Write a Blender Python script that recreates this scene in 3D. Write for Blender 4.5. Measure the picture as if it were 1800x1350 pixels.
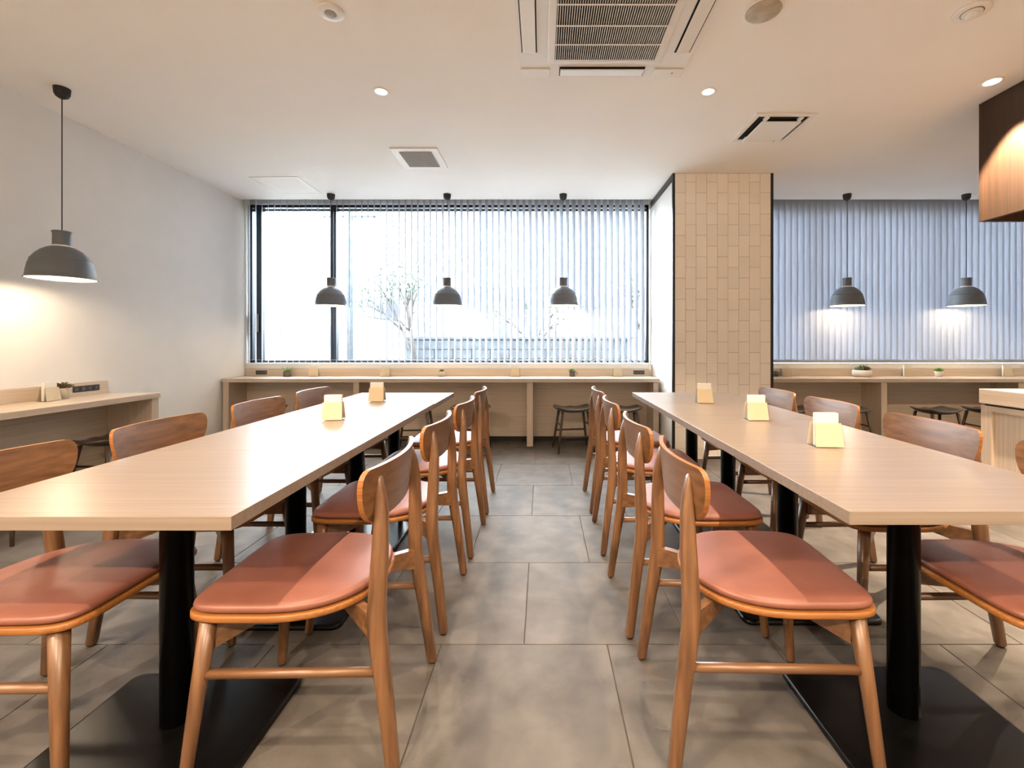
import bpy, bmesh, math, random
from mathutils import Vector, Matrix
random.seed(7)
PI = math.pi
C = bpy.context.scene.collection
S = bpy.context.scene
for o in list(bpy.data.objects): bpy.data.objects.remove(o)

# ------------------------------------------------------------ camera, world, lights, exposure
H = 1.088                     # eye height
cam_d = bpy.data.cameras.new('camera'); cam = bpy.data.objects.new('camera', cam_d); C.objects.link(cam)
cam.location = (0, 0, H); cam.rotation_euler = (PI/2, 0, 0)
cam_d.sensor_fit = 'HORIZONTAL'; cam_d.sensor_width = 36; cam_d.lens = 785/1800*36
cam_d.shift_x = -53/1800; cam_d.shift_y = -72/1800
cam_d.clip_start = 0.02; cam_d.clip_end = 300
S.camera = cam
S.view_settings.view_transform = 'Standard'; S.view_settings.look = 'None'
S.view_settings.gamma = 1; S.view_settings.use_curve_mapping = False
S.view_settings.exposure = 0.72

SKY = 17.0
SKY_COL = (0.85, 0.93, 0.985)
SPOT_W = 76        # ceiling downlights
PEND_W = 5        # pendant bulbs
WARM = (1.0, 0.77, 0.54)
w = bpy.data.worlds.new('world'); S.world = w; w.use_nodes = True
bg = w.node_tree.nodes['Background']; bg.inputs[0].default_value = (*SKY_COL, 1); bg.inputs[1].default_value = SKY

def lamp(kind, name, loc, power, col, parent=None, **kw):
    d = bpy.data.lights.new(name, kind); d.energy = power; d.color = col
    for k, v in kw.items(): setattr(d, k, v)
    o = bpy.data.objects.new(name, d); C.objects.link(o); o.location = loc
    if parent: o.parent = parent
    return o

# ------------------------------------------------------------ materials
def lin(r, g, b):
    f = lambda c: (c/255/12.92 if c/255 <= .04045 else ((c/255+.055)/1.055)**2.4)
    return (f(r), f(g), f(b), 1)

def base_mat(name, col, rough=.5, metal=0, spec=.5):
    m = bpy.data.materials.new(name); m.use_nodes = True
    b = m.node_tree.nodes['Principled BSDF']
    b.inputs['Base Color'].default_value = col; b.inputs['Roughness'].default_value = rough
    b.inputs['Metallic'].default_value = metal; b.inputs['Specular IOR Level'].default_value = spec
    return m

def noise_mat(name, c1, c2, scale=(1,1,1), nscale=5, detail=4, rough=.5, bump=0, bscale=None, spec=.5, rand=0, r2=None, lo=.35, hi=.65):
    m = base_mat(name, c1, rough, 0, spec); nt = m.node_tree; N = nt.nodes; L = nt.links
    b = N['Principled BSDF']
    tc = N.new('ShaderNodeTexCoord'); mp = N.new('ShaderNodeMapping'); mp.inputs['Scale'].default_value = scale
    no = N.new('ShaderNodeTexNoise'); no.inputs['Scale'].default_value = nscale; no.inputs['Detail'].default_value = detail
    cr = N.new('ShaderNodeValToRGB'); cr.color_ramp.elements[0].color = c1; cr.color_ramp.elements[1].color = c2
    cr.color_ramp.elements[0].position = lo; cr.color_ramp.elements[1].position = hi
    L.new(tc.outputs['Object'], mp.inputs[0])
    oi = N.new('ShaderNodeObjectInfo')
    ad = N.new('ShaderNodeVectorMath'); ad.operation = 'ADD'
    mu = N.new('ShaderNodeMath'); mu.operation = 'MULTIPLY'; mu.inputs[1].default_value = 37.
    L.new(oi.outputs['Random'], mu.inputs[0]); L.new(mp.outputs[0], ad.inputs[0]); L.new(mu.outputs[0], ad.inputs[1])
    L.new(ad.outputs[0], no.inputs['Vector']); L.new(no.outputs['Fac'], cr.inputs[0])
    out = cr.outputs[0]
    if rand:
        hs = N.new('ShaderNodeHueSaturation'); mr = N.new('ShaderNodeMapRange')
        mr.inputs[3].default_value = 1-rand; mr.inputs[4].default_value = 1+rand
        L.new(oi.outputs['Random'], mr.inputs[0]); L.new(mr.outputs[0], hs.inputs['Value']); L.new(out, hs.inputs['Color'])
        out = hs.outputs[0]
    L.new(out, b.inputs['Base Color'])
    if bump:
        n2 = no
        if bscale:
            n2 = N.new('ShaderNodeTexNoise'); n2.inputs['Scale'].default_value = bscale; n2.inputs['Detail'].default_value = 3
            L.new(ad.outputs[0], n2.inputs['Vector'])
        bp = N.new('ShaderNodeBump'); bp.inputs['Strength'].default_value = bump; bp.inputs['Distance'].default_value = .002
        L.new(n2.outputs['Fac'], bp.inputs['Height']); L.new(bp.outputs[0], b.inputs['Normal'])
    return m

def wood(name, c1, c2, axis, rough=.42, fine=60, bump=.15):
    sc = [fine]*3; sc['xyz'.index(axis)] = 1.6
    m = noise_mat(name, c1, c2, scale=tuple(sc), nscale=1.0, detail=6, rough=rough, bump=bump, lo=.3, hi=.72)
    return m

M = {}
OAK1, OAK2 = lin(128,90,58), lin(86,56,32)
for a in 'xyz':
    M['oak_'+a] = wood('oak_'+a, OAK1, OAK2, a, rough=.36)
    q = M['oak_'+a].node_tree.nodes['Principled BSDF']; q.inputs['Coat Weight'].default_value = .6; q.inputs['Coat Roughness'].default_value = .4
LAM1, LAM2 = lin(214,198,180), lin(196,178,158)
for a in 'xyz': M['lam_'+a] = wood('laminate_'+a, LAM1, LAM2, a, rough=.27, fine=90, bump=.04)
M['tab_x'] = wood('table_laminate_x', lin(144,130,118), lin(129,114,101), 'x', rough=.3, fine=90, bump=.04)
M['ply'] = wood('plywood_edge', lin(162,106,54), lin(130,80,36), 'x', rough=.45, fine=200)
M['leather'] = noise_mat('tan_leather', lin(136,87,73), lin(126,78,64), nscale=8, rough=.42, bump=.12, bscale=260)
M['steel'] = base_mat('black_powder_steel', lin(10,10,11), .28, 0, .3)
M['glide'] = base_mat('dark_glide', lin(50,44,40), .5)
M['wall'] = noise_mat('white_wall', lin(236,234,230), lin(231,229,225), nscale=2.5, rough=.85, bump=.08, bscale=160)
M['ceil'] = noise_mat('white_ceiling', lin(245,242,237), lin(242,239,234), nscale=1.5, rough=.9, bump=.05, bscale=120)
M['white'] = base_mat('white_plastic', lin(235,233,228), .4)
M['whitem'] = base_mat('white_metal', lin(238,237,234), .5)
M['grout'] = noise_mat('grey_grout', lin(84,76,68), lin(74,66,58), nscale=30, rough=.9)
M['tile'] = noise_mat('floor_stone_tile', lin(104,99,95), lin(80,75,70), nscale=7.5, detail=12, rough=.58, spec=.32, bump=.25, bscale=140, rand=.035, lo=.3, hi=.7)
M['wtile'] = noise_mat('glazed_cream_tile', lin(250,243,233), lin(247,238,227), nscale=4, rough=.2, rand=.025)
M['wgrout'] = base_mat('tile_grout', lin(190,164,138), .9)
M['black'] = base_mat('black_trim', lin(30,29,30), .45)
M['frame'] = base_mat('dark_aluminium', lin(50,56,62), .35, .6)
M['shade'] = base_mat('grey_rubber_shade', lin(104,109,115), .5)
M['canopy'] = base_mat('black_rubber', lin(34,34,37), .55)
M['lit_inside'] = base_mat('shade_inside_lit_white', lin(240,236,228), .5)  # white put in for the bulb's glow inside a one-material grey shade
M['stool'] = wood('dark_stained_wood', lin(88,80,72), lin(62,54,47), 'x', rough=.35, fine=50)
M['stool_z'] = wood('dark_stained_leg', lin(80,66,54), lin(56,44,36), 'z', rough=.4, fine=60)
M['socket'] = base_mat('black_socket', lin(42,42,44), .4)
M['socket2'] = base_mat('grey_socket_face', lin(84,84,86), .4)
M['paper'] = base_mat('white_paper', lin(230,226,218), .8)
M['card'] = base_mat('cream_card', lin(226,206,174), .7)
M['concrete'] = noise_mat('concrete_pot', lin(196,186,168), lin(176,165,146), nscale=18, rough=.9, bump=.3)
M['dpot'] = noise_mat('dark_stone_pot', lin(112,106,100), lin(84,79,74), nscale=20, rough=.9, bump=.3)
M['wpot'] = noise_mat('white_stone_bowl', lin(226,218,208), lin(208,198,188), nscale=14, rough=.7)
M['soil'] = noise_mat('soil', lin(80,62,46), lin(54,40,30), nscale=60, rough=1)
M['leafd'] = noise_mat('succulent_dark', lin(84,92,66), lin(108,72,60), nscale=22, rough=.5, rand=.15)
M['leafg'] = noise_mat('succulent_green', lin(126,168,72), lin(92,136,60), nscale=20, rough=.5, rand=.15)
M['leafb'] = noise_mat('succulent_bluegreen', lin(128,150,124), lin(96,120,94), nscale=20, rough=.5, rand=.15)
M['darkvoid'] = base_mat('dark_duct', lin(18,16,14), .8)
M['grille'] = base_mat('grey_grille', lin(166,164,160), .6)
M['hood'] = wood('dark_stained_oak_panel', lin(60,36,14), lin(40,23,8), 'z', rough=.65, fine=70)
M['hoodin'] = wood('oak_soffit', lin(196,140,70), lin(170,115,52), 'x', rough=.5, fine=40)
M['bark'] = noise_mat('bark', lin(62,58,56), lin(46,42,40), nscale=12, rough=1)
M['foliage'] = noise_mat('foliage', lin(66,92,60), lin(46,70,48), nscale=9, rough=.8)
M['stone'] = noise_mat('outdoor_stone', lin(66,72,76), lin(50,55,60), nscale=6, rough=.95, rand=.08)
M['outwall'] = base_mat('outdoor_render', lin(232,232,232), .9)
M['outground'] = noise_mat('outdoor_paving', lin(118,118,116), lin(104,104,102), nscale=1.5, rough=.95)
M['outroof'] = base_mat('outdoor_roof', lin(80,84,92), .8)
M['outglass'] = base_mat('outdoor_window', lin(50,60,70), .2)

def emit(name, col, s):
    m = bpy.data.materials.new(name); m.use_nodes = True; nt = m.node_tree
    nt.nodes.remove(nt.nodes['Principled BSDF']); e = nt.nodes.new('ShaderNodeEmission')
    e.inputs[0].default_value = (*col, 1); e.inputs[1].default_value = s
    nt.links.new(e.outputs[0], nt.nodes['Material Output'].inputs[0]); return m
M['glow'] = emit('lamp_glow', (1, .86, .66), 9)
M['bulb'] = emit('bulb_glow', (1, .84, .62), 14)

def glassy(name, tint, gloss, rough=.02):
    m = bpy.data.materials.new(name); m.use_nodes = True; nt = m.node_tree; N = nt.nodes; L = nt.links
    N.remove(N['Principled BSDF'])
    t = N.new('ShaderNodeBsdfTransparent'); t.inputs[0].default_value = (*tint, 1)
    g = N.new('ShaderNodeBsdfGlossy'); g.inputs['Roughness'].default_value = rough
    f = N.new('ShaderNodeLayerWeight'); f.inputs[0].default_value = .5
    pw = N.new('ShaderNodeMath'); pw.operation = 'POWER'; pw.inputs[1].default_value = 4
    mu = N.new('ShaderNodeMath'); mu.operation = 'MULTIPLY_ADD'; mu.inputs[1].default_value = gloss; mu.inputs[2].default_value = .025
    mx = N.new('ShaderNodeMixShader')
    L.new(f.outputs['Facing'], pw.inputs[0]); L.new(pw.outputs[0], mu.inputs[0]); L.new(mu.outputs[0], mx.inputs[0]); L.new(t.outputs[0], mx.inputs[1]); L.new(g.outputs[0], mx.inputs[2])
    L.new(mx.outputs[0], N['Material Output'].inputs[0]); return m
M['pane'] = glassy('window_glass', (.97, .98, .985), .25)
M['acrylic'] = glassy('clear_acrylic', (.97, .975, .97), .4, .05)

def fabric(name, col, trans):
    m = bpy.data.materials.new(name); m.use_nodes = True; nt = m.node_tree; N = nt.nodes; L = nt.links
    N.remove(N['Principled BSDF'])
    d = N.new('ShaderNodeBsdfDiffuse'); d.inputs[0].default_value = col
    t = N.new('ShaderNodeBsdfTranslucent'); t.inputs[0].default_value = col
    mx = N.new('ShaderNodeMixShader'); mx.inputs[0].default_value = trans
    L.new(d.outputs[0], mx.inputs[1]); L.new(t.outputs[0], mx.inputs[2]); L.new(mx.outputs[0], N['Material Output'].inputs[0])
    return m
M['slat'] = fabric('grey_blind_fabric', lin(184,189,198), .34)

# ------------------------------------------------------------ mesh helpers
class MB:
    """collects geometry; build() links it as ONE mesh object"""
    def __init__(s): s.v = []; s.f = []; s.sm = []
    def add(s, vs, fs, smooth=False):
        n = len(s.v); s.v += [tuple(p) for p in vs]; s.f += [tuple(i+n for i in f) for f in fs]; s.sm += [smooth]*len(fs); return s
    def box(s, x0, x1, y0, y1, z0, z1, bev=0):
        if bev:
            bm = bmesh.new(); bmesh.ops.create_cube(bm, size=1)
            for v in bm.verts: v.co = Vector(((x0+x1)/2+v.co.x*(x1-x0), (y0+y1)/2+v.co.y*(y1-y0), (z0+z1)/2+v.co.z*(z1-z0)))
            bmesh.ops.bevel(bm, geom=bm.edges[:], offset=bev, segments=2, affect='EDGES', profile=.5)
            bm.verts.index_update(); s.add([v.co for v in bm.verts], [[v.index for v in f.verts] for f in bm.faces]); bm.free(); return s
        vs = [(x0,y0,z0),(x1,y0,z0),(x1,y1,z0),(x0,y1,z0),(x0,y0,z1),(x1,y0,z1),(x1,y1,z1),(x0,y1,z1)]
        return s.add(vs, [(0,3,2,1),(4,5,6,7),(0,1,5,4),(1,2,6,5),(2,3,7,6),(3,0,4,7)])
    def lathe(s, prof, n=32, cx=0, cy=0, close=False, smooth=True):
        vs = []; fs = []
        for r, z in prof:
            for i in range(n): a = 2*PI*i/n; vs.append((cx+r*math.cos(a), cy+r*math.sin(a), z))
        m = len(prof)
        for j in range(m-1 if not close else m):
            k = (j+1) % m
            for i in range(n): i2 = (i+1) % n; fs.append((j*n+i, j*n+i2, k*n+i2, k*n+i))
        s.add(vs, fs, smooth)
        if not close:
            n0 = len(s.v)-len(vs)
            for j, rev in ((0, True), (m-1, False)):
                if prof[j][0] > 1e-5:
                    f = [n0+j*n+i for i in range(n)]
                    s.f.append(tuple(reversed(f) if rev else f)); s.sm.append(False)
        return s
    def sweep(s, pts, n=12, p=2.0, smooth=True):
        """horizontal rings (x,y,z,rx,ry); p>2 gives a squarish section"""
        vs = []; fs = []
        for x, y, z, rx, ry in pts:
            for i in range(n):
                a = 2*PI*i/n; c, q = math.cos(a), math.sin(a)
                vs.append((x+rx*math.copysign(abs(c)**(2/p), c), y+ry*math.copysign(abs(q)**(2/p), q), z))
        for j in range(len(pts)-1):
            for i in range(n): i2 = (i+1) % n; fs.append((j*n+i, j*n+i2, (j+1)*n+i2, (j+1)*n+i))
        s.add(vs, fs, smooth); b = len(s.v)-len(vs)
        s.add([], []); s.f.append(tuple(b+i for i in reversed(range(n)))); s.sm.append(False)
        s.f.append(tuple(b+(len(pts)-1)*n+i for i in range(n))); s.sm.append(False)
        return s
    def tube(s, p, q, r, r2=None, n=10):
        p, q = Vector(p), Vector(q); d = (q-p).normalized(); r2 = r if r2 is None else r2
        u = d.orthogonal().normalized(); v = d.cross(u); vs = []
        for c, rr in ((p, r), (q, r2)):
            for i in range(n): a = 2*PI*i/n; vs.append(c+u*rr*math.cos(a)+v*rr*math.sin(a))
        s.add(vs, [(i, (i+1) % n, n+(i+1) % n, n+i) for i in range(n)], True)
        b = len(s.v)-2*n
        s.f.append(tuple(b+i for i in reversed(range(n)))); s.f.append(tuple(b+n+i for i in range(n))); s.sm += [False, False]
        return s
    def prism(s, poly, z0, z1):
        n = len(poly)
        vs = [(x, y, z0) for x, y in poly]+[(x, y, z1) for x, y in poly]
        return s.add(vs, [tuple(reversed(range(n))), tuple(range(n, 2*n))]+[(i, (i+1) % n, n+(i+1) % n, n+i) for i in range(n)])
    def xf(s, mat): s.v = [tuple(mat @ Vector(p)) for p in s.v]; return s
    def build(s, name, mat, parent=None, loc=None):
        me = bpy.data.meshes.new(name); me.from_pydata(s.v, [], s.f)
        me.polygons.foreach_set('use_smooth', s.sm)
        bm = bmesh.new(); bm.from_mesh(me); bmesh.ops.recalc_face_normals(bm, faces=bm.faces); bm.to_mesh(me); bm.free()
        me.materials.append(M[mat] if isinstance(mat, str) else mat)
        o = bpy.data.objects.new(name, me); C.objects.link(o)
        if parent: o.parent = parent
        if loc: o.location = loc
        return o

def tag(o, label=None, cat=None, group=None, kind=None):
    if label: o['label'] = label
    if cat: o['category'] = cat
    if group: o['group'] = group
    if kind: o['kind'] = kind
    return o
def thing(name, label, cat, loc=(0,0,0), rz=0, group=None):
    o = bpy.data.objects.new(name, None); C.objects.link(o); o.empty_display_size = .1
    o.location = loc; o.rotation_euler = (0,0,rz); return tag(o, label, cat, group)
def struct(o): o['kind'] = 'structure'; return o
def dup(o, loc=None, rz=None, label=None, parent=None):
    c = o.copy(); C.objects.link(c); c.parent = parent
    if loc is not None: c.location = loc
    if rz is not None: c.rotation_euler = (0,0,rz)
    if label: c['label'] = label
    for ch in list(o.children): dup(ch, parent=c)
    return c

# ------------------------------------------------------------ room shell
XL, CEIL = -3.351, 2.68
YB, XR, YN = 5.05, 7.2, -3.6         # back wall face, right wall, wall behind the camera
COLX0, COLX1, COLY = 1.245, 2.145, 4.19
fl = struct(MB().box(XL-.1, XR+.1, YN-.1, YB+.25, -.14, -.004).build('floor', 'grout'))
T = .6; g = .0016
tm = {}
for r in range(-8, 7):
    y0 = 1.613+T*(r-1); y1 = y0+T
    off = -.365 if r % 2 == 0 else -.065
    y0c, y1c = max(y0, -1.2), min(y1, YB-.002)
    if y1c-y0c < .05: continue
    for c in range(-6, 12):
        x0 = off+T*c; x1 = x0+T
        x0c, x1c = max(x0, XL+.001), min(x1, 6.2)
        if x1c-x0c < .04: continue
        key = (round(x1c-x0c, 3), round(y1c-y0c, 3))
        if key not in tm:
            hx, hy = key[0]/2-g, key[1]/2-g; b = .0012
            mb = MB(); vs = [(-hx,-hy,-.004),(hx,-hy,-.004),(hx,hy,-.004),(-hx,hy,-.004),(-hx,-hy,-b),(hx,-hy,-b),(hx,hy,-b),(-hx,hy,-b),
                             (-hx+b,-hy+b,0),(hx-b,-hy+b,0),(hx-b,hy-b,0),(-hx+b,hy-b,0)]
            fs = [(8,9,10,11)]+[(i, (i+1) % 4, 4+(i+1) % 4, 4+i) for i in range(4)]+[(4+i, 4+(i+1) % 4, 8+(i+1) % 4, 8+i) for i in range(4)]
            mb.add(vs, fs); o = mb.build('tile', 'tile', fl); tm[key] = o.data
        else:
            o = bpy.data.objects.new('tile', tm[key]); C.objects.link(o); o.parent = fl
        o.location = ((x0c+x1c)/2, (y0c+y1c)/2, 0)

cb = MB().box(XL-.1, XR+.1, YN-.1, 4.952, CEIL, CEIL+.14)
cb.box(XL-.1, XR+.1, 4.952, YB+.25, 2.82, 2.9)
struct(cb.build('ceiling', 'ceil'))
struct(MB().box(XL-.1, XL, YN-.1, YB+.25, -.1, 2.9).build('wall_left', 'wall'))
struct(MB().box(XR, XR+.1, YN, YB+.25, -.1, 2.9).build('wall_right', 'wall'))
struct(MB().box(XL, XR, YN-.1, YN, -.1, 2.9).build('wall_front', 'wall'))
wb = MB().box(XL, XR, YB, YB+.2, -.01, .845)
wb.box(XL, XR, YB+.04, YB+.2, 2.672, 2.86)
wb.box(5.9, XR, YB+.03, YB+.2, .845, 2.672)
struct(wb.build('wall_back', 'wall'))
struct(MB().box(XL, COLX0-.02, YB-.016, YB+.06, .802, .862).build('trim_1', 'whitem'))
struct(MB().box(COLX1+.02, 5.9, YB-.016, YB+.06, .802, .862).build('trim_2', 'whitem'))

# pillar with tiled face
pil = struct(MB().box(COLX0, COLX1, COLY+.008, YB+.2, 0, 2.86).build('wall_pillar', 'wall'))
gr = struct(MB().box(COLX0+.004, COLX1-.004, COLY+.005, COLY+.009, 0.03, CEIL).build('trim_3', 'wgrout'))
wt = (COLX1-COLX0)/9; cache = {}
for c in range(9):
    ph = .0985 if c % 2 == 0 else .1985
    edges = [.032]+[ph+.2*k for k in range(0, 14) if .05 < ph+.2*k < CEIL-.01]+[CEIL-.001]
    for a, b in zip(edges[:-1], edges[1:]):
        k = round(b-a, 3)
        if k < .012: continue
        if k not in cache:
            hx, hz, e = wt/2-.0006, k/2-.0006, .0012
            vs = [(-hx,0,-hz),(hx,0,-hz),(hx,0,hz),(-hx,0,hz),(-hx+e,-.008,-hz+e),(hx-e,-.008,-hz+e),(hx-e,-.008,hz-e),(-hx+e,-.008,hz-e)]
            mb = MB().add(vs, [(4,5,6,7)]+[(i, (i+1) % 4, 4+(i+1) % 4, 4+i) for i in range(4)])
            o = mb.build('tile', 'wtile', pil); cache[k] = o.data
        else:
            o = bpy.data.objects.new('tile', cache[k]); C.objects.link(o); o.parent = pil
        o.location = (COLX0+wt*(c+.5), COLY+.008, (a+b)/2)
        o.rotation_euler = (random.uniform(-.004, .004), 0, random.uniform(-.006, .006))
struct(MB().box(COLX0, COLX1, COLY-.004, COLY+.005, 0, .032).build('baseboard_pillar', 'wtile'))
struct(MB().box(COLX0-.022, COLX0, COLY-.006, COLY+.022, 0, CEIL).box(COLX0-.022, COLX0-.001, COLY+.022, YB+.1, CEIL-.05, CEIL-.001).build('trim_4', 'black'))
struct(MB().box(COLX1, COLX1+.022, COLY-.006, COLY+.022, 0, CEIL).build('trim_5', 'black'))

# ------------------------------------------------------------ windows
def window(name, x0, x1, mull, ztop=2.668, zbot=.860):
    y0, y1 = YB+.06, YB+.14
    f = struct(MB().box(x0, x1, y0, y1, zbot, zbot+.018).box(x0, x1, y0, y1, ztop-.028, ztop)
               .box(x0, x0+.03, y0, y1, zbot, ztop).box(x1-.03, x1, y0, y1, zbot, ztop).build(name, 'frame'))
    s = MB().box(x0+.03, x1-.03, y0+.02, y1-.02, ztop-.062, ztop-.042).box(x0+.03, x1-.03, y0+.02, y1-.02, zbot+.018, zbot+.03)
    s.build('sash_rail', 'frame', f)
    for (a, b) in mull: MB().box(a, b, y0+.005, y1-.005, zbot+.018, ztop-.028).build('mullion', 'frame', f)
    xs = [x0+.03]+[q for m in mull for q in m]+[x1-.03]
    for i in range(0, len(xs), 2):
        if xs[i+1]-xs[i] > .1: MB().box(xs[i]+.001, xs[i+1]-.001, y0+.035, y0+.041, zbot+.02, ztop-.03).build('pane', 'pane', f)
    return f
w1 = window('window_1', XL+.002, COLX0-.024, [(-3.275,-3.215), (-2.43,-2.395), (-2.385,-2.36), (.352,.376), (1.135,1.155)])
for x in (-3.255, 1.145): MB().box(x-.014, x+.014, YB+.03, YB+.062, 1.21, 1.42, .004).build('latch', 'black', w1)
w2 = window('window_2', COLX1+.024, 5.9, [(3.1,3.135), (4.5,4.53)])

# vertical blinds
def blind(name, label, x0, x1, ang, pitch=.0702, wid=.080, yc=YB-.018, zb=.868, jit=.03, gather=0):
    t = thing(name, label, 'blind', ((x0+x1)/2, yc, zb)); cx = (x0+x1)/2
    MB().box(x0-cx, x1-cx, -.02, .02, 2.775-zb, 2.815-zb).build('headrail', 'whitem', t)
    n = int((x1-x0)/pitch); hz = 2.77-zb
    mb = MB(); K = 4
    for side in (-1, 1):
        pass
    pts = []
    for i in range(K+1):
        u = -wid/2+wid*i/K; pts.append((u, .004*(1-(2*i/K-1)**2)))
    vs = []; fs = []
    for z in (0, hz):
        for (u, q) in pts: vs.append((u, q, z))
        for (u, q) in reversed(pts): vs.append((u, q-.0008, z))
    m = 2*(K+1)
    for i in range(m): fs.append((i, (i+1) % m, m+(i+1) % m, m+i))
    mb.add(vs, fs, False)
    mb.box(-wid/2+.006, wid/2-.006, -.002, .006, .004, .034)
    first = None
    for i in range(n+1):
        x = x0+pitch*.5+pitch*i
        if x > x1-.02: break
        if first is None: first = mb.build('slat', 'slat', t); o = first
        else: o = bpy.data.objects.new('slat', first.data); C.objects.link(o); o.parent = t
        o.location = (x-cx, 0, 0); o.rotation_euler = (0, 0, ang+random.uniform(-jit, jit))
    ch = MB()
    for i in range(n):
        x = x0+pitch*(.5+i)-cx
        if x+cx+pitch > x1-.02: break
        ch.tube((x, -.03, .032), (x+pitch, -.03, .032), .0012, n=5)
    o = ch.build('spacer_chain', 'white', t); o['kind'] = 'stuff'
    return t
b1 = blind('vertical_blind', 'open grey vertical blind over the bright wide window left of the tiled pillar', XL+.02, COLX0-.03, math.radians(118.5))
b2 = blind('vertical_blind', 'closed grey vertical blind right of the tiled pillar', COLX1+.03, 5.85, math.radians(-13), jit=.015)
for x, lab in ((-3.315, 'thin white blind cord hanging beside the left wall'), (1.19, 'white pull cord loop of the blind beside the white pillar side')):
    o = MB().tube((x, YB-.075, .80), (x, YB-.075, 2.80), .003, n=6).tube((x+.02, YB-.075, .78), (x+.01, YB-.075, 2.80), .003, n=6)
    o.tube((x, YB-.075, .80), (x+.02, YB-.075, .78), .003, n=6).build('blind_cord', 'white'); 
    tag(bpy.data.objects[[q.name for q in C.objects if q.name.startswith('blind_cord')][-1]], lab, 'cord')

# ------------------------------------------------------------ counters
def outlet_strip(parent, loc, rz, wid=.17):
    o = MB().box(-wid/2, wid/2, -.005, 0, -.022, .022, .002).build('power_outlet', 'socket', parent, loc); o.rotation_euler = (0,0,rz)
    k = 4
    for i in range(k):
        x = -wid/2+wid*(i+.5)/k
        MB().box(x-.012, x+.012, -.0065, -.004, -.013, .013).build('socket', 'socket2', o)
def back_counter(label, x0, x1, divs, outs):
    t = thing('window_counter', label, 'counter', ((x0+x1)/2, 4.85, 0)); cx = (x0+x1)/2
    Y = lambda y: y-4.85
    MB().box(x0-cx, x1-cx, Y(4.645), Y(YB-.001), .678, .717, .002).build('countertop', 'lam_x', t)
    MB().box(x0-cx, x1-cx, Y(YB-.022), Y(YB-.001), .7175, .800, .001).build('backsplash', 'lam_x', t)
    MB().box(x0-cx+.002, x1-cx-.002, Y(4.95), Y(4.968), .055, .677).build('back_panel', 'lam_x', t)
    MB().box(x0-cx+.002, x1-cx-.002, Y(4.972), Y(4.985), .0, .055).build('kick_board', 'black', t)
    for i, (a, b) in enumerate(divs):
        MB().box(a-cx, b-cx, Y(4.66), Y(4.949), 0.008, .677, .0015).build('support_panel', 'lam_z', t)
        MB().lathe([(.012, 0), (.012, .008)], 12, (a+b)/2-cx, Y(4.70)).build('foot', 'glide', t)
    for x in outs: outlet_strip(t, (x-cx, Y(YB-.022), .757), 0, .125)
    return t
back_counter('long light wood counter under the bright window, against the left wall', XL+.015, COLX0-.025,
             [(-3.333,-3.272), (-1.972,-1.912), (-.16,-.096), (1.16,1.218)], [-3.16, 1.09])
back_counter('light wood counter under the closed blind right of the tiled pillar', COLX1+.025, 6.0,
             [(2.175,2.235), (3.54,3.60), (4.97,5.03)], [])
# counter along the left wall
t = thing('wall_counter', 'light wood counter along the left wall under the large hanging lamp', 'counter', (-3.14, 1.6, 0))
X = lambda x: x+3.14
Y = lambda y: y-1.6
MB().box(X(XL+.001), X(-2.93), Y(-1.0), Y(3.43), .669, .708, .002).build('countertop', 'lam_y', t)
MB().box(X(XL+.001), X(XL+.022), Y(-1.0), Y(3.425), .7085, .80, .001).build('backsplash', 'lam_y', t)
MB().box(X(XL+.001), X(-2.945), Y(3.372), Y(3.43), .006, .668, .0015).build('support_panel', 'lam_z', t)
MB().box(X(XL+.001), X(-2.945), Y(-1.0), Y(-.94), .006, .668, .0015).build('support_panel', 'lam_z', t)
MB().box(X(XL+.05), X(XL+.068), Y(-.939), Y(3.371), .055, .668).build('back_panel', 'lam_y', t)
outlet_strip(t, (X(XL+.022), Y(3.26), .757), PI/2, .19)

# service counter and hanging box on the right
SX, SY = 2.914, 2.98
t = thing('service_counter', 'light wood service counter at the right edge below the hanging box', 'counter', (SX+.35, 1.0, 0))
X = lambda x: x-SX-.35
Y = lambda y: y-1.0
MB().box(X(SX), X(SX+.8), Y(-1.4), Y(SY), .690, .784, .002).build('countertop', 'lam_y', t)
MB().box(X(SX+.03), X(SX+.78), Y(-1.38), Y(SY-.06), 0.004, .678).build('body_panel', 'lam_z', t)
MB().box(X(SX+.008), X(SX+.03), Y(SY-.075), Y(SY-.005), .004, .676, .001).build('stile', 'lam_z', t)
MB().box(X(SX+.008), X(SX+.03), Y(-1.38), Y(SY-.076), .640, .676, .001).build('rail', 'lam_y', t)
MB().box(X(SX+.02), X(SX+.78), Y(-1.38), Y(SY-.02), .676, .690).build('shadow_gap', 'black', t)
MB().box(X(SX+.03), X(SX+.78), Y(SY-.06), Y(SY-.005), .004, .676).build('end_panel', 'lam_z', t)
t = thing('hanging_hood', 'dark wood box hanging from the ceiling above the service counter', 'box', (SX+.35, 1.0, 1.895))
z1 = CEIL-1.896
MB().box(X(SX), X(SX+.03), Y(-1.4), Y(SY-.031), 0, z1, .001).build('side_panel', 'hood', t)
MB().box(X(SX), X(SX+1.2), Y(SY-.03), Y(SY), 0, z1, .001).build('end_panel', 'hood', t)
MB().box(X(SX+.031), X(SX+1.2), Y(-1.4), Y(SY-.031), .25, .27).build('soffit', 'hoodin', t)

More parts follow.
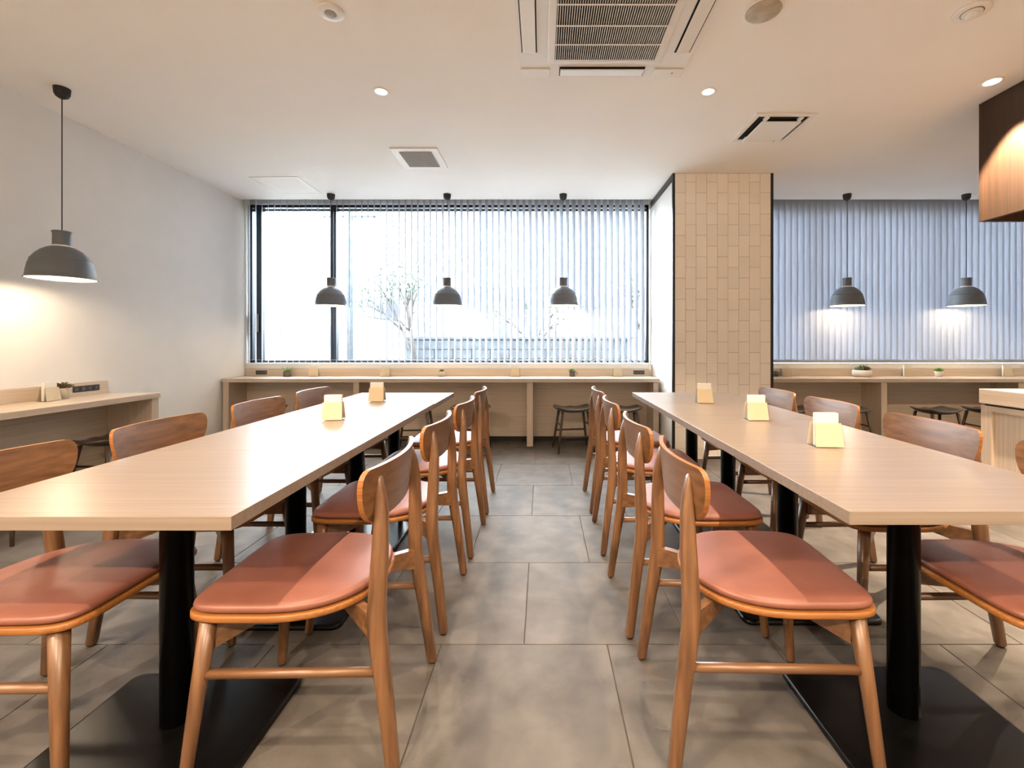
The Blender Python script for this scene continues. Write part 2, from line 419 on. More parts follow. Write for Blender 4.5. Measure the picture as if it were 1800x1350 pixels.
# ------------------------------------------------------------ dining tables
TT = .704
def make_table():
    t = thing('dining_table', 'x', 'table')
    MB().box(-.354, .354, -.3065, .3065, TT-.031, TT, .0012).build('tabletop', 'tab_x', t)
    MB().lathe([(.0395, .018), (.0395, TT-.04), (.09, TT-.038), (.09, TT-.0315)], 32, 0, -.02).build('column', 'steel', t)
    poly = []
    hx, hy, r = .272, .19, .035
    for cx, cy, a0 in ((hx-r, hy-r, 0), (-hx+r, hy-r, 90), (-hx+r, -hy+r, 180), (hx-r, -hy+r, 270)):
        for k in range(7): a = math.radians(a0+15*k); poly.append((cx+r*math.cos(a), cy-.03+r*math.sin(a)))
    b = MB(); n = len(poly)
    cxs = [(0, 1), (.010, 1), (.0165, .985), (.018, .96)]
    vs = []; fs = []
    for z, s in cxs:
        d = (1-s)*.25
        for (x, y) in poly: vs.append((x-math.copysign(min(abs(x), d), x), (y+.03)-math.copysign(min(abs(y+.03), d), y+.03)-.03, z))
    for j in range(3):
        for i in range(n): fs.append((j*n+i, j*n+(i+1) % n, (j+1)*n+(i+1) % n, (j+1)*n+i))
    fs += [tuple(reversed(range(n))), tuple(range(3*n, 4*n))]
    b.add(vs, fs, True); o = b.build('base_plate', 'steel', t)
    for p in o.data.polygons:
        if len(p.vertices) > 4: p.use_smooth = False
    return t
ordw = ['nearest', 'second nearest', 'third nearest', 'farthest']
RTX, LTX = 1.055, -1.041
RTY = [1.0168+.3075+.615*k for k in range(4)]
LTY = [.986+.3075+.615*k for k in range(4)]
tproto = None
for side, cx, ys in (('right', RTX, RTY), ('left', LTX, LTY)):
    for k, y in enumerate(ys):
        lab = f'{ordw[k]} pale wood dining table with black column foot in the {side} row of tables'
        if side == 'left' and k == 3: cx += .006
        if tproto is None: tproto = make_table(); t = tproto; t.location = (cx, y, 0); t['label'] = lab
        else: t = dup(tproto, (cx, y, 0), 0, lab)
        t['group'] = f'tables of the {side} row'

# ------------------------------------------------------------ dining chairs
def seat_outline(grow=0, n=56):
    out = []
    for i in range(n):
        a = 2*PI*i/n; c, s = math.cos(a), math.sin(a)
        if c >= 0: A, p = .21, 7.5
        else: A, p = .235, 2.35
        x = .045+(A+grow)*math.copysign(abs(c)**(2/p), c)
        y = (.222+grow)*math.copysign(abs(s)**(2/p), s)
        if c > 0: y *= 1-.05*((x-.045)/.21)**2
        out.append((x, y))
    return out
def loft(rings, smooth=True):
    mb = MB(); n = len(rings[0]); vs = [p for r in rings for p in r]; fs = []
    for j in range(len(rings)-1):
        for i in range(n): fs.append((j*n+i, j*n+(i+1) % n, (j+1)*n+(i+1) % n, (j+1)*n+i))
    fs.append(tuple(reversed(range(n)))); fs.append(tuple(range((len(rings)-1)*n, len(rings)*n)))
    return mb.add(vs, fs, smooth)
def make_chair():
    t = thing('dining_chair', 'x', 'chair')
    def ring(g, z, crown=0):
        o = seat_outline(g); return [(x, y, z) for x, y in o]
    m = loft([ring(-.003, .410), ring(0, .413), ring(0, .424), ring(-.003, .427)]).build('seat_shell', 'ply', t)
    for p in m.data.polygons:
        if len(p.vertices) > 4: p.use_smooth = False
    rs = [ring(-.014, .428), ring(-.010, .430)]
    prof = [(-.006, .434), (-.005, .440), (-.007, .4455), (-.012, .449), (-.022, .4515), (-.045, .4535), (-.08, .4555), (-.12, .457), (-.17, .458), (-.205, .4582)]
    for gq, z in prof: rs.append(ring(gq, z))
    loft(rs).build('seat_pad', 'leather', t)
    # curved backrest
    NU, NV = 20, 12; zb, zt = .629, .774; vs = []; fs = []
    for side in (0, 1):
        for j in range(NV+1):
            v = .5-.5*math.cos(PI*j/NV)
            if v < .8: wd = .155+.07*math.sqrt(max(0, 1-(1-v/.8)**2))
            else: wd = .225
            if v > .78: wd = .200+.025*math.sqrt(max(0, 1-((v-.78)/.22)**2))
            z = zb+(zt-zb)*v
            for i in range(NU+1):
                y = wd*(2*i/NU-1)
                x = -.221+.85*y*y-.10*(z-.64)+(.0065 if side else -.0065)
                vs.append((x, y, z-.012*(abs(y)/.225)**2*0))
    W = NU+1; L = W*(NV+1)
    for j in range(NV):
        for i in range(NU):
            a = j*W+i; fs.append((a, a+1, a+W+1, a+W)); fs.append((L+a, L+a+W, L+a+W+1, L+a+1))
    ed = MB(); bo = []
    for i in range(NU): bo.append((i, i+1))
    for j in range(NV): bo.append((j*W+NU, (j+1)*W+NU))
    for i in range(NU, 0, -1): bo.append((NV*W+i, NV*W+i-1))
    for j in range(NV, 0, -1): bo.append((j*W, (j-1)*W))
    br = MB().add(vs, fs, True).build('backrest', 'oak_y', t)
    ve = []; fe = []
    for k, (a, b) in enumerate(bo):
        ve += [vs[a], vs[b], vs[L+b], vs[L+a]]; fe.append((4*k, 4*k+1, 4*k+2, 4*k+3))
    MB().add(ve, fe, False).build('edge_band', 'ply', br)
    for s in (-1, 1):
        # rear leg rises to the backrest
        MB().sweep([(-.268, s*.214, .006, .013, .013), (-.2675, s*.2135, .012, .016, .015), (-.241, s*.202, .22, .0195, .017), (-.221, s*.193, .36, .0225, .0185), (-.217, s*.190, .42, .0225, .0185),
                    (-.2205, s*.176, .56, .0205, .0175), (-.221, s*.167, .65, .0175, .0165), (-.2185, s*.161, .70, .0125, .0155), (-.2155, s*.157, .735, .0065, .013), (-.2135, s*.155, .752, .0015, .008)], 14, 3.2).build('leg', 'oak_z', t)
        MB().sweep([(.236, s*.216, .006, .011, .011), (.2358, s*.2158, .012, .0135, .0135), (.216, s*.199, .22, .0165, .0165), (.197, s*.182, .4095, .0195, .0195)], 14, 2.4).build('leg', 'oak_z', t)
        for p in ((-.268, s*.214), (.236, s*.216)): MB().lathe([(.009, 0), (.011, .002), (.010, .0065)], 10, *p).build('foot_glide', 'glide', t)
        MB().tube((-.233, s*.198, .272), (.207, s*.193, .272), .0115, n=12).build('stretcher', 'oak_x', t)
        # diagonal rails under the seat
        for (ax, ay, bx, by, z0, z1) in ((-.214, .184, -.015, .012, .338, .402), (.192, .172, .015, .012, .328, .409)):
            a = Vector((ax, s*ay, 0)); b = Vector((bx, s*by, 0)); d = (b-a).normalized(); nn = Vector((-d.y, d.x, 0))*.011
            K = 6; vs2 = []
            for k in range(K+1):
                q = k/K; p = a.lerp(b, q); lift = (.38-z0)*min(1, q*1.5) if ax < 0 else (.385-z0)*q
                bow = 0
                for nn2 in (nn, -nn):
                    vs2.append((p.x+nn2.x, p.y+nn2.y, z0+lift)); vs2.append((p.x+nn2.x, p.y+nn2.y, z1+(.4095-z1)*min(1, q*2)))
            f2 = []
            for k in range(K):
                i = 4*k; f2 += [(i, i+4, i+5, i+1), (i+2, i+3, i+7, i+6), (i+1, i+5, i+7, i+3), (i, i+2, i+6, i+4)]
            f2 += [(0, 1, 3, 2), (4*K, 4*K+2, 4*K+3, 4*K+1)]
            MB().add(vs2, f2).build('rail', 'oak_x', t)
    return t
chairs = []
for k, (y, dx, dr) in enumerate(zip((1.315, 1.865, 2.50, 3.07), (.014, .0, -.005, -.005), (-.035, .01, -.01, .01))):
    chairs.append((.588+dx, y, 0+dr, f'{ordw[k]} chair on the aisle side of the right table row, back to the aisle', 'chairs between aisle and right tables'))
for k, (y, dx, dr) in enumerate(zip((1.30, 1.885, 2.475, 3.055), (-.012, -.012, 0, 0), (.03, .0, -.02, .01))):
    chairs.append((-.624+dx, y, PI+dr, f'{ordw[k]} chair on the aisle side of the left table row, back to the aisle', 'chairs between aisle and left tables'))
for k, (y, dx) in enumerate(zip((1.245, 1.815, 2.43, 2.99), (0, 0, 0, 0))):
    chairs.append((1.375+dx, y, PI, f'{ordw[k]} chair on the far right side of the right table row, facing the aisle', 'outer chairs of the right table row'))
for k, (y, dx) in enumerate(zip((1.25, 1.82, 2.445, 3.03), (0, 0, 0, 0))):
    chairs.append((-1.352+dx, y, 0, f'{ordw[k]} chair on the wall side of the left table row, facing the aisle', 'outer chairs of the left table row'))
cp = make_chair()
for i, (x, y, rz, lab, gp) in enumerate(chairs):
    c = cp if i == 0 else dup(cp)
    c.location = (x, y, 0); c.rotation_euler = (0, 0, rz); c['label'] = lab; c['group'] = gp

# ------------------------------------------------------------ stools
def make_stool():
    t = thing('saddle_stool', 'x', 'stool')
    NX, NY = 16, 10; a, b = .205, .150; top = []; bot = []
    for j in range(NY+1):
        for i in range(NX+1):
            u, v = 2*i/NX-1, 2*j/NY-1
            # squircle mapping
            x = a*u*math.sqrt(1-.30*v*v); y = b*v*math.sqrt(1-.34*u*u)
            z = .432+.030*abs(u)**2.2-.012*(1-abs(v)**2)+.010*math.exp(-(u/.16)**2)*(v*.5+.5)*1
            e = max(abs(u), abs(v))
            top.append((x, y, z-.010*max(0, (e-.86)/.14)**2)); bot.append((x*.93, y*.93, z-.034+.010*max(0, (e-.6)/.4)))
    W = NX+1; L = len(top); fs = []
    for j in range(NY):
        for i in range(NX):
            q = j*W+i; fs += [(q, q+1, q+W+1, q+W), (L+q, L+q+W, L+q+W+1, L+q+1)]
    bo = [(i, i+1) for i in range(NX)]+[(j*W+NX, (j+1)*W+NX) for j in range(NY)]+[(NY*W+i, NY*W+i-1) for i in range(NX, 0, -1)]+[(j*W, (j-1)*W) for j in range(NY, 0, -1)]
    for p, q in bo: fs.append((p, L+p, L+q, q))
    MB().add(top+bot, fs, True).build('seat', 'stool', t)
    lg = {}
    for sx in (-1, 1):
        for sy in (-1, 1):
            MB().sweep([(sx*.182, sy*.150, 0, .009, .009), (sx*.155, sy*.122, .2, .0125, .0125), (sx*.128, sy*.092, .405, .015, .015)], 12).build('leg', 'stool_z', t)
    P = lambda sx, sy, z: (sx*(.182-.054*z/.405), sy*(.150-.058*z/.405), z)
    for sx in (-1, 1): MB().tube(P(sx, -1, .27), P(sx, 1, .27), .008).build('stretcher', 'stool_z', t)
    for sy, z in ((-1, .155), (1, .185)): MB().tube(P(-1, sy, z), P(1, sy, z), .009).build('stretcher', 'stool_z', t)
    return t
sp = make_stool()
ST = [(-2.80, 4.50, .05, 'dark saddle stool under the window counter, nearest the left wall', 0),
      (-2.27, 4.53, -.06, 'dark saddle stool under the window counter, second from the left wall', 0),
      (-1.28, 4.50, .10, 'dark saddle stool at the window counter, seen below the far end of the left tables', 0),
      (-.725, 4.53, .0, 'dark saddle stool at the window counter behind the aisle chairs of the left row', 0),
      (.315, 4.55, .16, 'dark saddle stool at the window counter just left of the right row of aisle chairs', 0),
      (.815, 4.53, -.03, 'dark saddle stool at the window counter nearest the white side of the pillar', 0),
      (2.50, 4.48, 0, 'dark saddle stool under the right counter, nearest the tiled pillar', 1),
      (3.06, 4.48, 0, 'dark saddle stool under the right counter, just left of its middle support panel', 1),
      (3.90, 4.42, .05, 'dark saddle stool in full view under the right counter, above the second outer chair', 1),
      (4.44, 4.44, -.04, 'dark saddle stool under the right counter, partly behind the service counter', 1),
      (-2.985, 2.57, PI/2, 'dark saddle stool tucked under the left wall counter, the nearer one', 2),
      (-2.985, 3.10, PI/2, 'dark saddle stool tucked under the left wall counter, next to its end panel', 2)]
gn = ['stools at the window counter', 'stools at the right counter', 'stools at the left wall counter']
for i, (x, y, rz, lab, gi) in enumerate(ST):
    s = sp if i == 0 else dup(sp)
    s.location = (x, y, 0); s.rotation_euler = (0, 0, rz); s['label'] = lab; s['group'] = gn[gi]

# ------------------------------------------------------------ napkin holders
def make_holder():
    t = thing('napkin_holder', 'x', 'napkin holder')
    MB().box(-.054, .054, -.036, .036, 0, .003).build('base', 'acrylic', t)
    def plate(y0, y1, hgt, name='plate', mat='acrylic', wb=.054, wt_=.050, zz=.003, th=.0022, yo=0):
        vs = []
        for (y, z, ww) in ((y0, zz, wb), (y1, hgt, wt_)):
            vs += [(-ww, y-th/2+yo, z), (ww, y-th/2+yo, z), (ww, y+th/2+yo, z), (-ww, y+th/2+yo, z)]
        return MB().add(vs, [(0,3,2,1),(4,5,6,7),(0,1,5,4),(1,2,6,5),(2,3,7,6),(3,0,4,7)]).build(name, mat, t)
    plate(-.034, -.020, .092); plate(.034, .020, .092); plate(.012, .010, .085); plate(-.012, -.0105, .085)
    plate(-.0305, -.0170, .088, 'card', 'card', .050, .046, th=.0014)
    plate(.0305, .0170, .088, 'card', 'card', .050, .046, th=.0014)
    st = MB()
    for k in range(9):
        y = -.0085+.0021*k; h = .124+random.uniform(-.002, .003)
        st.box(-.041+random.uniform(-.001, .001), .041+random.uniform(-.001, .001), y-.0009, y+.0009, .0035, h)
    st.build('napkins', 'paper', t)
    return t
hp = make_holder()
HD = [(1.056, 1.665, TT, -.05, 'nearest clear napkin holder on the right tables', 0),
      (1.070, 2.235, TT, -.03, 'clear napkin holder in the middle of the right tables', 0),
      (1.040, 2.87, TT, -.06, 'farthest clear napkin holder on the right tables, in front of the tiled pillar', 0),
      (-1.047, 2.24, TT, .12, 'nearer clear napkin holder on the left tables', 0),
      (-1.090, 2.95, TT, .04, 'farther clear napkin holder on the left tables', 0),
      (-2.532, 4.955, .717, .08, 'napkin holder on the window counter left of the left mullion', 1),
      (-1.735, 4.955, .717, .05, 'napkin holder on the window counter between the left and middle hanging lamps', 1),
      (-.30, 4.955, .717, .0, 'napkin holder on the window counter between the middle and right hanging lamps', 1),
      (.835, 4.955, .717, 0, 'napkin holder on the window counter nearest the pillar', 1),
      (2.70, 4.955, .717, 0, 'napkin holder on the right counter beside the tiled pillar', 2),
      (4.05, 4.955, .717, 0, 'napkin holder on the right counter between the bowl and the small grey pot', 2),
      (5.15, 4.955, .717, 0, 'napkin holder on the right counter near the right edge of the picture', 2),
      (-3.235, 2.93, .708, PI/2+.1, 'napkin holder on the left wall counter beside the potted succulent', 3)]
hg = ['napkin holders on the tables', 'napkin holders on the window counter', 'napkin holders on the right counter', None]
for i, (x, y, z, rz, lab, gi) in enumerate(HD):
    s = hp if i == 0 else dup(hp)
    s.location = (x, y, z); s.rotation_euler = (0, 0, rz); s['label'] = lab
    if hg[gi]: s['group'] = hg[gi]

# ------------------------------------------------------------ potted plants
def leaf(l, wd, th, mat, parent, loc, tilt, az):
    vs = []; K = 6; n = 6
    for k in range(K+1):
        q = k/K; r = wd*math.sin(PI*min(1, .12+q*.86))**.8*(1 if k < K else .05)
        for i in range(n):
            a = 2*PI*i/n; vs.append((r*math.cos(a), th*math.sin(a)*(r/wd+.1)+.15*l*q*q, l*q))
    fs = []
    for k in range(K):
        for i in range(n): fs.append((k*n+i, k*n+(i+1) % n, (k+1)*n+(i+1) % n, (k+1)*n+i))
    fs += [tuple(reversed(range(n))), tuple(range(K*n, (K+1)*n))]
    m = Matrix.Rotation(az, 4, 'Z') @ Matrix.Rotation(-tilt, 4, 'X')
    return MB().add(vs, fs, True).xf(m).build('leaf', mat, parent, loc)
def rosette(parent, loc, l, wd, mat, rings=((9, 1.0), (8, .68), (6, .36), (2, .08))):
    for ri, (n, tilt) in enumerate(rings):
        for k in range(n):
            leaf(1.3*l*random.uniform(.85, 1.05)*(1-.06*ri), wd*1.1, wd*.45, mat, parent, loc, tilt+random.uniform(-.1, .1), 2*PI*k/n+ri*.5+random.uniform(-.15, .15))
def pot(label, loc, prof, mat, soil_r, soil_z, plants, cat='plant', name='potted_succulent', handle=False, sprig=0):
    t = thing(name, label, cat, loc)
    p = MB().lathe(prof, 32, close=False).build('pot', mat, t)
    MB().lathe([(soil_r, soil_z-.006), (soil_r, soil_z), (.001, soil_z+.003)], 24).build('soil', 'soil', t)
    if handle:
        m = MB(); pts = [Vector((.036+.020*math.sin(a), 0, .034+.018*math.cos(a))) for a in [PI*k/8 for k in range(9)]]
        for a, b in zip(pts[:-1], pts[1:]): m.tube(a, b, .0038, n=8)
        m.build('handle', mat, t)
    for (x, y, l, wd, lm) in plants: rosette(t, (x, y, soil_z), l, wd, lm)
    for k in range(sprig):
        a = 2*PI*k/sprig; q = Vector((.05*math.cos(a), .04*math.sin(a), soil_z+.035+.01*(k % 2)))
        m = MB().tube((0, 0, soil_z), q, .0012, n=5); m.build('stem', 'leafg', t)
        leaf(.016, .006, .002, 'leafg', t, tuple(q), 1.0, a-PI/2); leaf(.014, .005, .002, 'leafg', t, tuple(q*.85), .7, a)
    return t
cyl = lambda r0, r1, h, th=.004: [(.001, 0), (r0-.003, 0), (r0, .003), (r1, h), (r1-th, h), (r1-th-.002, h-.012), (.001, h-.014)]
pot('dark succulent in a round concrete pot on the left wall counter', (-3.255, 3.03, .708), cyl(.033, .042, .075), 'concrete', .036, .068, [(0, 0, .048, .010, 'leafd'), (.012, .008, .04, .009, 'leafd'), (-.014, -.01, .038, .009, 'leafd')])
pot('small trailing green plant in a dark pot at the left of the window counter', (-2.825, 4.95, .717), cyl(.040, .042, .055), 'dpot', .036, .05, [(0, 0, .03, .007, 'leafg')], sprig=6)
pot('tiny dark succulent in a small pale pot under the middle hanging lamp', (-1.115, 4.95, .717), cyl(.034, .034, .058), 'concrete', .028, .05, [(0, 0, .03, .008, 'leafd')])
pot('succulent growing in a grey speckled mug under the right window lamp', (.335, 4.95, .717), cyl(.032, .035, .060), 'dpot', .030, .05, [(0, 0, .034, .007, 'leafb'), (-.01, 0, .04, .006, 'leafg')], name='succulent_mug', handle=True)
bowl = [(.001, 0), (.066, 0), (.088, .010), (.097, .032), (.094, .055), (.084, .074), (.079, .073), (.080, .062), (.07, .06), (.001, .06)]
pot('mixed succulents in a wide white bowl on the right counter', (3.53, 4.93, .717), bowl, 'wpot', .078, .067, [(0, 0, .065, .010, 'leafb'), (-.05, 0, .04, .009, 'leafb'), (.055, 0, .045, .009, 'leafg'), (.02, -.02, .06, .008, 'leafd')], name='succulent_bowl')
pot('bright green succulent in a small pale grey pot on the right counter', (4.38, 4.93, .717), cyl(.030, .041, .060), 'wpot', .035, .053, [(0, 0, .045, .009, 'leafg')])
pot('small grey pot tucked beside the right edge of the tiled pillar', (2.60, 4.97, .717), cyl(.030, .036, .05), 'dpot', .03, .043, [(0, 0, .022, .006, 'leafb')])

# ------------------------------------------------------------ hanging lamps
def make_pendant():
    t = thing('pendant_lamp', 'x', 'lamp'); z0 = 1.486
    o = [(.163, .000), (.165, .003), (.161, .008), (.158, .010), (.155, .040), (.147, .085), (.139, .110), (.137, .114), (.139, .117), (.136, .121), (.118, .150), (.094, .176), (.068, .194), (.050, .202), (.044, .210),
         (.043, .225), (.0425, .285), (.046, .290), (.047, .297), (.043, .300), (.004, .300)]
    i = [(.004, .285), (.038, .284), (.040, .215), (.064, .189), (.090, .171), (.113, .146), (.131, .118), (.142, .084), (.150, .040), (.153, .010), (.157, .003)]
    MB().lathe([(r, z+z0) for r, z in o], 48).build('lamp_shade', 'shade', t)
    MB().lathe([(r, z+z0) for r, z in i], 48).build('lit_shade_inside', 'lit_inside', t)
    for q in t.children:
        me = q.data; bm = bmesh.new(); bm.from_mesh(me)
        ks = [f for f in bm.faces if len(f.verts) > 4 and abs(f.normal.z) > .9 and f.calc_center_median().z < z0+.02]
        bmesh.ops.delete(bm, geom=ks, context='FACES'); bm.to_mesh(me); bm.free()
    MB().lathe([(.001, z0+.062), (.02, z0+.066), (.036, z0+.084), (.040, z0+.105), (.032, z0+.13), (.018, z0+.155), (.016, z0+.2)], 24).build('bulb', 'bulb', t)
    MB().tube((0, 0, z0+.30), (0, 0, CEIL-.05), .0028, n=8).build('cord', 'canopy', t)
    MB().lathe([(.001, CEIL-.068), (.012, CEIL-.066), (.030, CEIL-.055), (.038, CEIL-.038), (.041, CEIL-.002), (.041, CEIL-.0005)], 28).build('ceiling_canopy', 'canopy', t)
    lamp('POINT', 'bulb_light', (0, 0, z0+.04), PEND_W, WARM, t, shadow_soft_size=.035)
    return t
pp = make_pendant()
PD = [(-3.0, 2.79, 'grey dome lamp, the largest in the picture, hanging over the left wall counter', None),
      (-2.26, 4.78, 'grey dome lamp hanging before the window, leftmost of the three there', 'dome lamps before the window'),
      (-1.017, 4.78, 'grey dome lamp hanging before the window, middle of the three there', 'dome lamps before the window'),
      (.225, 4.78, 'grey dome lamp hanging before the window, the one nearest the pillar', 'dome lamps before the window'),
      (3.264, 4.78, 'grey dome lamp before the closed blind, above the wide white succulent bowl', 'dome lamps before the closed blind'),
      (4.54, 4.78, 'grey dome lamp before the closed blind, beside the hanging wooden box', 'dome lamps before the closed blind')]
for i, (x, y, lab, gp) in enumerate(PD):
    s = pp if i == 0 else dup(pp)
    s.location = (x, y, 0); s['label'] = lab
    if gp: s['group'] = gp

# ------------------------------------------------------------ ceiling fittings
def downlight(x, y, label, power=SPOT_W, size=78, r=.036, blend=.35, z=CEIL):
    t = thing('downlight', label, 'ceiling light', (x, y, z))
    MB().lathe([(r+.014, 0), (r+.014, -.003), (r+.010, -.005), (r, -.004), (r-.001, -.001)], 32).build('ring', 'white', t)
    MB().lathe([(.001, -.0025), (r-.002, -.0025), (r-.001, -.0005)], 28).build('lens', 'glow', t)
    l = lamp('SPOT', 'downlight_beam', (0, 0, -.012), power, WARM, t, shadow_soft_size=.014, spot_size=math.radians(size), spot_blend=blend)
    return t
downlight(-1.019, 2.827, 'glowing round downlight in the ceiling above the left tables')
downlight(1.051, 2.827, 'glowing round downlight in the ceiling above the right tables')
downlight(2.74, 2.72, 'round recessed downlight beside the dark hanging box', power=SPOT_W*6.5, size=72, r=.042)
for x, y, wide, lab in ((-1.019, 1.45, 0, 'downlight over the nearest left table, above the frame'), (1.051, 1.45, 0, 'downlight over the nearest right table, above the frame'),
                   (-1.019, .07, 1, 'downlight overhead just left of the viewpoint'), (1.051, .07, 1, 'downlight overhead just right of the viewpoint'),
                   (2.74, 1.30, 0, 'downlight by the service counter, middle one'), (2.74, -.1, 1, 'downlight by the service counter, nearest the rear wall'),
                   (-1.019, -1.5, 1, 'added fill downlight behind the viewpoint at left'), (1.051, -1.5, 1, 'added fill downlight behind the viewpoint at right'),
                   (-2.6, -.8, 1, 'added fill downlight behind the viewpoint by the left wall'), (4.6, .6, 1, 'downlight over the kitchen side, near'), (5.4, 2.4, 1, 'downlight over the kitchen side, far')):
    downlight(x, y, lab, power=SPOT_W*(2.7 if y < -.5 else 1.15 if wide else 1), size=(150 if y < -.5 else 125 if wide else 78))  # rear lamps are added, unseen fill; wide ones get broader, stronger beams
downlight(3.45, 2.45, 'downlight inside the hanging box over the service counter', power=SPOT_W*.7, size=120, z=2.144)
# detectors, speaker
def disc_fit(name, label, cat, x, y, r, parts):
    t = thing(name, label, cat, (x, y, CEIL))
    for nm, prof, mt in parts: MB().lathe(prof, 36).build(nm, mt, t)
    return t
disc_fit('emergency_light', 'white round emergency light in the ceiling at top left of centre', 'ceiling light', -1.016, 2.144, .06,
         [('housing', [(.062, 0), (.062, -.006), (.056, -.011), (.03, -.012), (.024, -.010), (.001, -.010)], 'white'),
          ('reflector', [(.027, -.0125), (.022, -.016), (.012, -.0165), (.001, -.020)], 'grille')])
disc_fit('ceiling_speaker', 'round beige ceiling speaker right of the air conditioner', 'speaker', 1.058, 2.136, .087,
         [('rim', [(.089, 0), (.089, -.004), (.085, -.007), (.080, -.006), (.001, -.004)], 'white'),
          ('speaker_grille', [(.080, -.0065), (.078, -.009), (.001, -.011)], 'concrete')])
disc_fit('smoke_detector', 'round white smoke detector in the ceiling near the top right corner', 'detector', 2.06, 2.14, .07,
         [('base', [(.074, 0), (.073, -.006), (.066, -.010), (.050, -.011), (.001, -.011)], 'white'),
          ('slot_ring', [(.044, -.0112), (.030, -.016), (.028, -.016), (.001, -.014)], 'darkvoid'),
          ('cap', [(.042, -.0115), (.036, -.0185), (.033, -.0185), (.030, -.0175)], 'white'),
          ('sensor', [(.026, -.0145), (.025, -.026), (.018, -.030), (.001, -.031)], 'white')])
# ventilation grille
t = thing('ventilation_grille', 'square white ventilation grille in the ceiling before the window', 'vent', (-1.05, 3.845, CEIL))
MB().box(-.195, .195, -.21, .21, -.012, 0, .002).build('frame', 'white', t)
MB().box(-.135, .135, -.155, .155, -.0135, -.0122).build('backing', 'grille', t)
gm = MB()
for k in range(27): gm.box(-.135, .135, -.155+.0117*k, -.155+.0117*k+.004, -.018, -.0136)
for k in range(9): gm.box(-.135+.033*k, -.135+.033*k+.003, -.155, .155, -.0165, -.0137)
o = gm.build('grille_bars', 'grille', t); o['kind'] = 'stuff'
# access hatch
t = thing('access_hatch', 'thin-framed white access hatch in the ceiling at the left by the window', 'hatch', (-2.575, 4.515, CEIL))
MB().box(-.215, .215, -.225, .225, -.004, -.0005).build('panel', 'ceil', t)
MB().box(-.232, .232, -.242, -.227, -.006, 0).box(-.232, .232, .227, .242, -.006, 0).box(-.232, -.217, -.2265, .2265, -.006, 0).box(.217, .232, -.2265, .2265, -.006, 0).build('frame', 'white', t)
# square air diffuser
t = thing('air_diffuser', 'square white air diffuser with a dark slot near the tiled pillar', 'vent', (1.695, 3.303, CEIL))
MB().box(-.214, .214, -.217, -.180, -.010, 0, .002).box(-.214, .214, .180, .217, -.010, 0, .002).box(-.214, -.178, -.1795, .1795, -.010, 0, .002).box(.178, .214, -.1795, .1795, -.010, 0, .002).build('frame', 'white', t)
MB().box(-.178, .178, -.1795, .1795, -.003, -.0005).build('duct', 'darkvoid', t)
MB().box(-.140, .140, -.142, .142, -.030, -.022, .002).build('plate', 'white', t)
for x in (-.12, .12):
    for y in (-.165, .165): MB().box(x-.01, x+.01, y-.028, y+.028, -.024, -.003).build('bracket', 'whitem', t)
# ceiling cassette air conditioner
AX, AY = .344, 2.175
t = thing('air_conditioner', 'large square cassette air conditioner in the ceiling with a black slotted intake', 'air conditioner', (AX, AY, CEIL))
h = .472
poly = []
def rrect(hx, hy, r, n=5):
    out = []
    for cx, cy, a0 in ((hx-r, hy-r, 0), (-hx+r, hy-r, 90), (-hx+r, -hy+r, 180), (hx-r, -hy+r, 270)):
        for k in range(n+1): a = math.radians(a0+90*k/n); out.append((cx+r*math.cos(a), cy+r*math.sin(a)))
    return out
MB().prism(rrect(h, h, .02), -.016, 0).build('body_panel', 'whitem', t)
for sx in (-1, 1):
    for sy in (-1, 1):
        MB().box(min(sx*.30, sx*.468), max(sx*.30, sx*.468), min(sy*.385, sy*.468), max(sy*.385, sy*.468), -.024, -.0165, .004).build('corner_cover', 'white', t)
MB().box(-.315, .315, -.315, .315, -.036, -.0165, .006).build('intake_frame', 'white', t)
MB().box(-.275, .275, -.275, .275, -.038, -.0362).build('intake_void', 'darkvoid', t)
gm = MB()
for k in range(49):
    x = -.270+.01125*k; gm.box(x-.0016, x+.0016, -.274, .274, -.046, -.0385)
o = gm.build('intake_bars', 'white', t); o['kind'] = 'stuff'
for y in (-.274, -.137, 0, .137, .274): MB().box(-.276, .276, y-.0035, y+.0035, -.049, -.0465).build('cross_bar', 'white', t)
for k in range(4):
    rot = Matrix.Rotation(k*PI/2, 4, 'Z')
    MB().box(-.245, .245, .372, .455, -.0185, -.0165).xf(rot).build('outlet_slot', 'darkvoid', t)
    MB().box(-.240, .240, -.036, .036, -.003, .003, .0025).xf(rot @ Matrix.Translation((0, .414, -.024)) @ Matrix.Rotation(.12, 4, 'X')).build('louver', 'white', t)
MB().lathe([(.001, -.0262), (.006, -.0258), (.006, -.0242)], 12, .41, .42).build('indicator', 'grille', t)

# ------------------------------------------------------------ outside
GZ = -.25
struct(MB().box(-60, 60, YB+.3, 90, GZ-.2, GZ).build('ground_outside', 'outground'))
def stone_wall(x0, x1, y, z1):
    t = thing('stone_wall', 'low grey stone garden wall seen through the blind', 'wall', ((x0+x1)/2, y, GZ)); cx = (x0+x1)/2
    MB().box(x0-cx, x1-cx, .03, .25, 0, z1-GZ-.05).build('core', 'stone', t)
    MB().box(x0-cx-.05, x1-cx+.05, -.05, .3, z1-GZ-.05, z1-GZ).build('coping', 'stone', t)
    me = None; rows = int((z1-GZ-.05)/.2)
    n = 0
    for r in range(rows):
        x = x0+(.2 if r % 2 else 0)
        while x < x1-.4 and n < 280:
            if me is None: o = MB().box(-.195, .195, 0, .05, -.095, .095, .008).build('stone', 'stone', t); me = o.data
            else: o = bpy.data.objects.new('stone', me); C.objects.link(o); o.parent = t
            o.location = (x+.2-cx, random.uniform(-.02, .0), .1+.2*r); x += .4; n += 1
stone_wall(-2.9, 1.9, 9.5, 1.22)
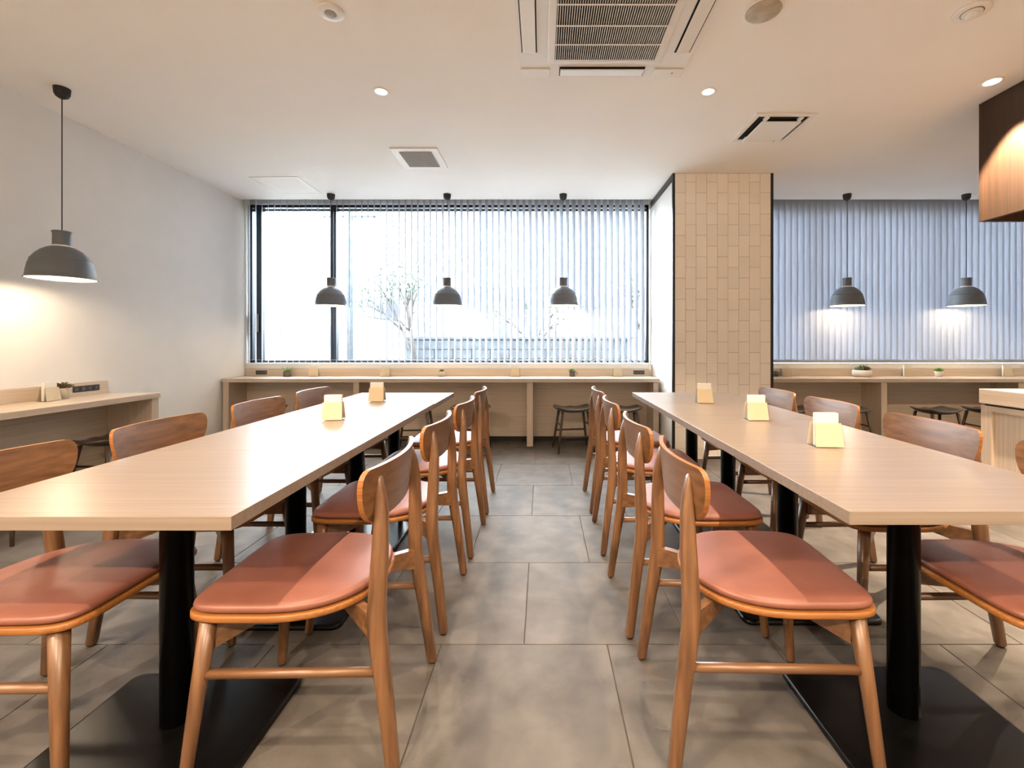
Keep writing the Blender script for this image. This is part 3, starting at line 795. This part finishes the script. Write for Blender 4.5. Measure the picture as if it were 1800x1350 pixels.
def tree(x, y, hgt, label, green=.5, nb=7, spread=1.0):
    t = thing('garden_tree', label, 'tree', (x, y, GZ))
    tr = MB(); fo = MB(); rr = random.Random(int(x*100)+3)
    def br(p, d, l, r, depth):
        q = p+d*l; tr.tube(p, q, r, r*.7, n=6)
        if depth == 0:
            for k in range(int(16*green)):
                c = q+Vector([rr.uniform(-1, 1)*.28 for _ in range(3)]); s = rr.uniform(.02, .05)
                u = Vector([rr.uniform(-1, 1) for _ in range(3)]).normalized(); v = u.orthogonal().normalized()
                fo.add([c-u*s, c+v*s*.5, c+u*s, c-v*s*.5], [(0, 1, 2, 3)])
            return
        for k in range(3):
            nd = (d+Vector([rr.uniform(-1, 1)*spread for _ in range(2)]+[rr.uniform(-.1, .5)])*.7).normalized()
            br(q, nd, l*rr.uniform(.6, .8), r*.6, depth-1)
    br(Vector((0, 0, 0)), Vector((rr.uniform(-.08, .08), 0, 1)).normalized(), hgt*.33, .07, 4)
    tr.build('trunk', 'bark', t); fo.build('leaves', 'foliage', t)['kind'] = 'stuff'
tree(-2.55, 9.0, 3.0, 'slender branching garden tree behind the middle of the bright window', .5)
tree(-.3, 12.8, 3.2, 'leafy bush-like tree behind the stone wall, seen through the right of the blind', 1.6, spread=1.2)
tree(2.6, 10.3, 3.2, 'leafy garden tree seen through the blind next to the pillar', 1.8, spread=1.2)
def house(x0, x1, y0, y1, z1, label, roof=.5):
    t = thing('white_house', label, 'house', ((x0+x1)/2, y0, GZ)); hx = (x1-x0)/2; d = y1-y0
    MB().box(-hx, hx, 0, d, 0, z1-GZ).build('wall', 'outwall', t)
    e = z1-GZ
    MB().add([(-hx-.3, -.3, e), (hx+.3, -.3, e), (hx+.3, d+.3, e), (-hx-.3, d+.3, e), (-hx-.3, d/2, e+roof), (hx+.3, d/2, e+roof)],
             [(0, 3, 2, 1), (0, 1, 5, 4), (2, 3, 4, 5), (1, 2, 5), (3, 0, 4)]).build('roof', 'outroof', t)
    for k in range(3):
        x = -hx*.66+hx*.66*k
        w_ = MB().box(x-.4, x+.4, -.04, 0, e*.45, e*.45+.9).build('window', 'outwall', t)
        MB().box(x-.36, x+.36, -.06, -.041, e*.45+.04, e*.45+.86).build('pane', 'outglass', w_)
house(-15, -8.2, 20, 27, 2.3, 'white house with a low roof seen through the left window pane', 1.2)
house(-7, -1.0, 22, 28, 3.2, 'white house behind the slender tree in the middle of the window', 1.0)
house(3.0, 9, 24, 30, 3.0, 'white house seen through the right part of the open blind', 1.0)
t = thing('utility_pole', 'tall utility pole seen right of the left mullion', 'pole', (-4.95, 11.5, GZ))
MB().tube((0, 0, 0), (0, 0, 7.5), .09, .07).build('post', 'stone', t)
MB().tube((-.7, 0, 4.6), (.7, 0, 4.6), .03).build('crossarm', 'stone', t)
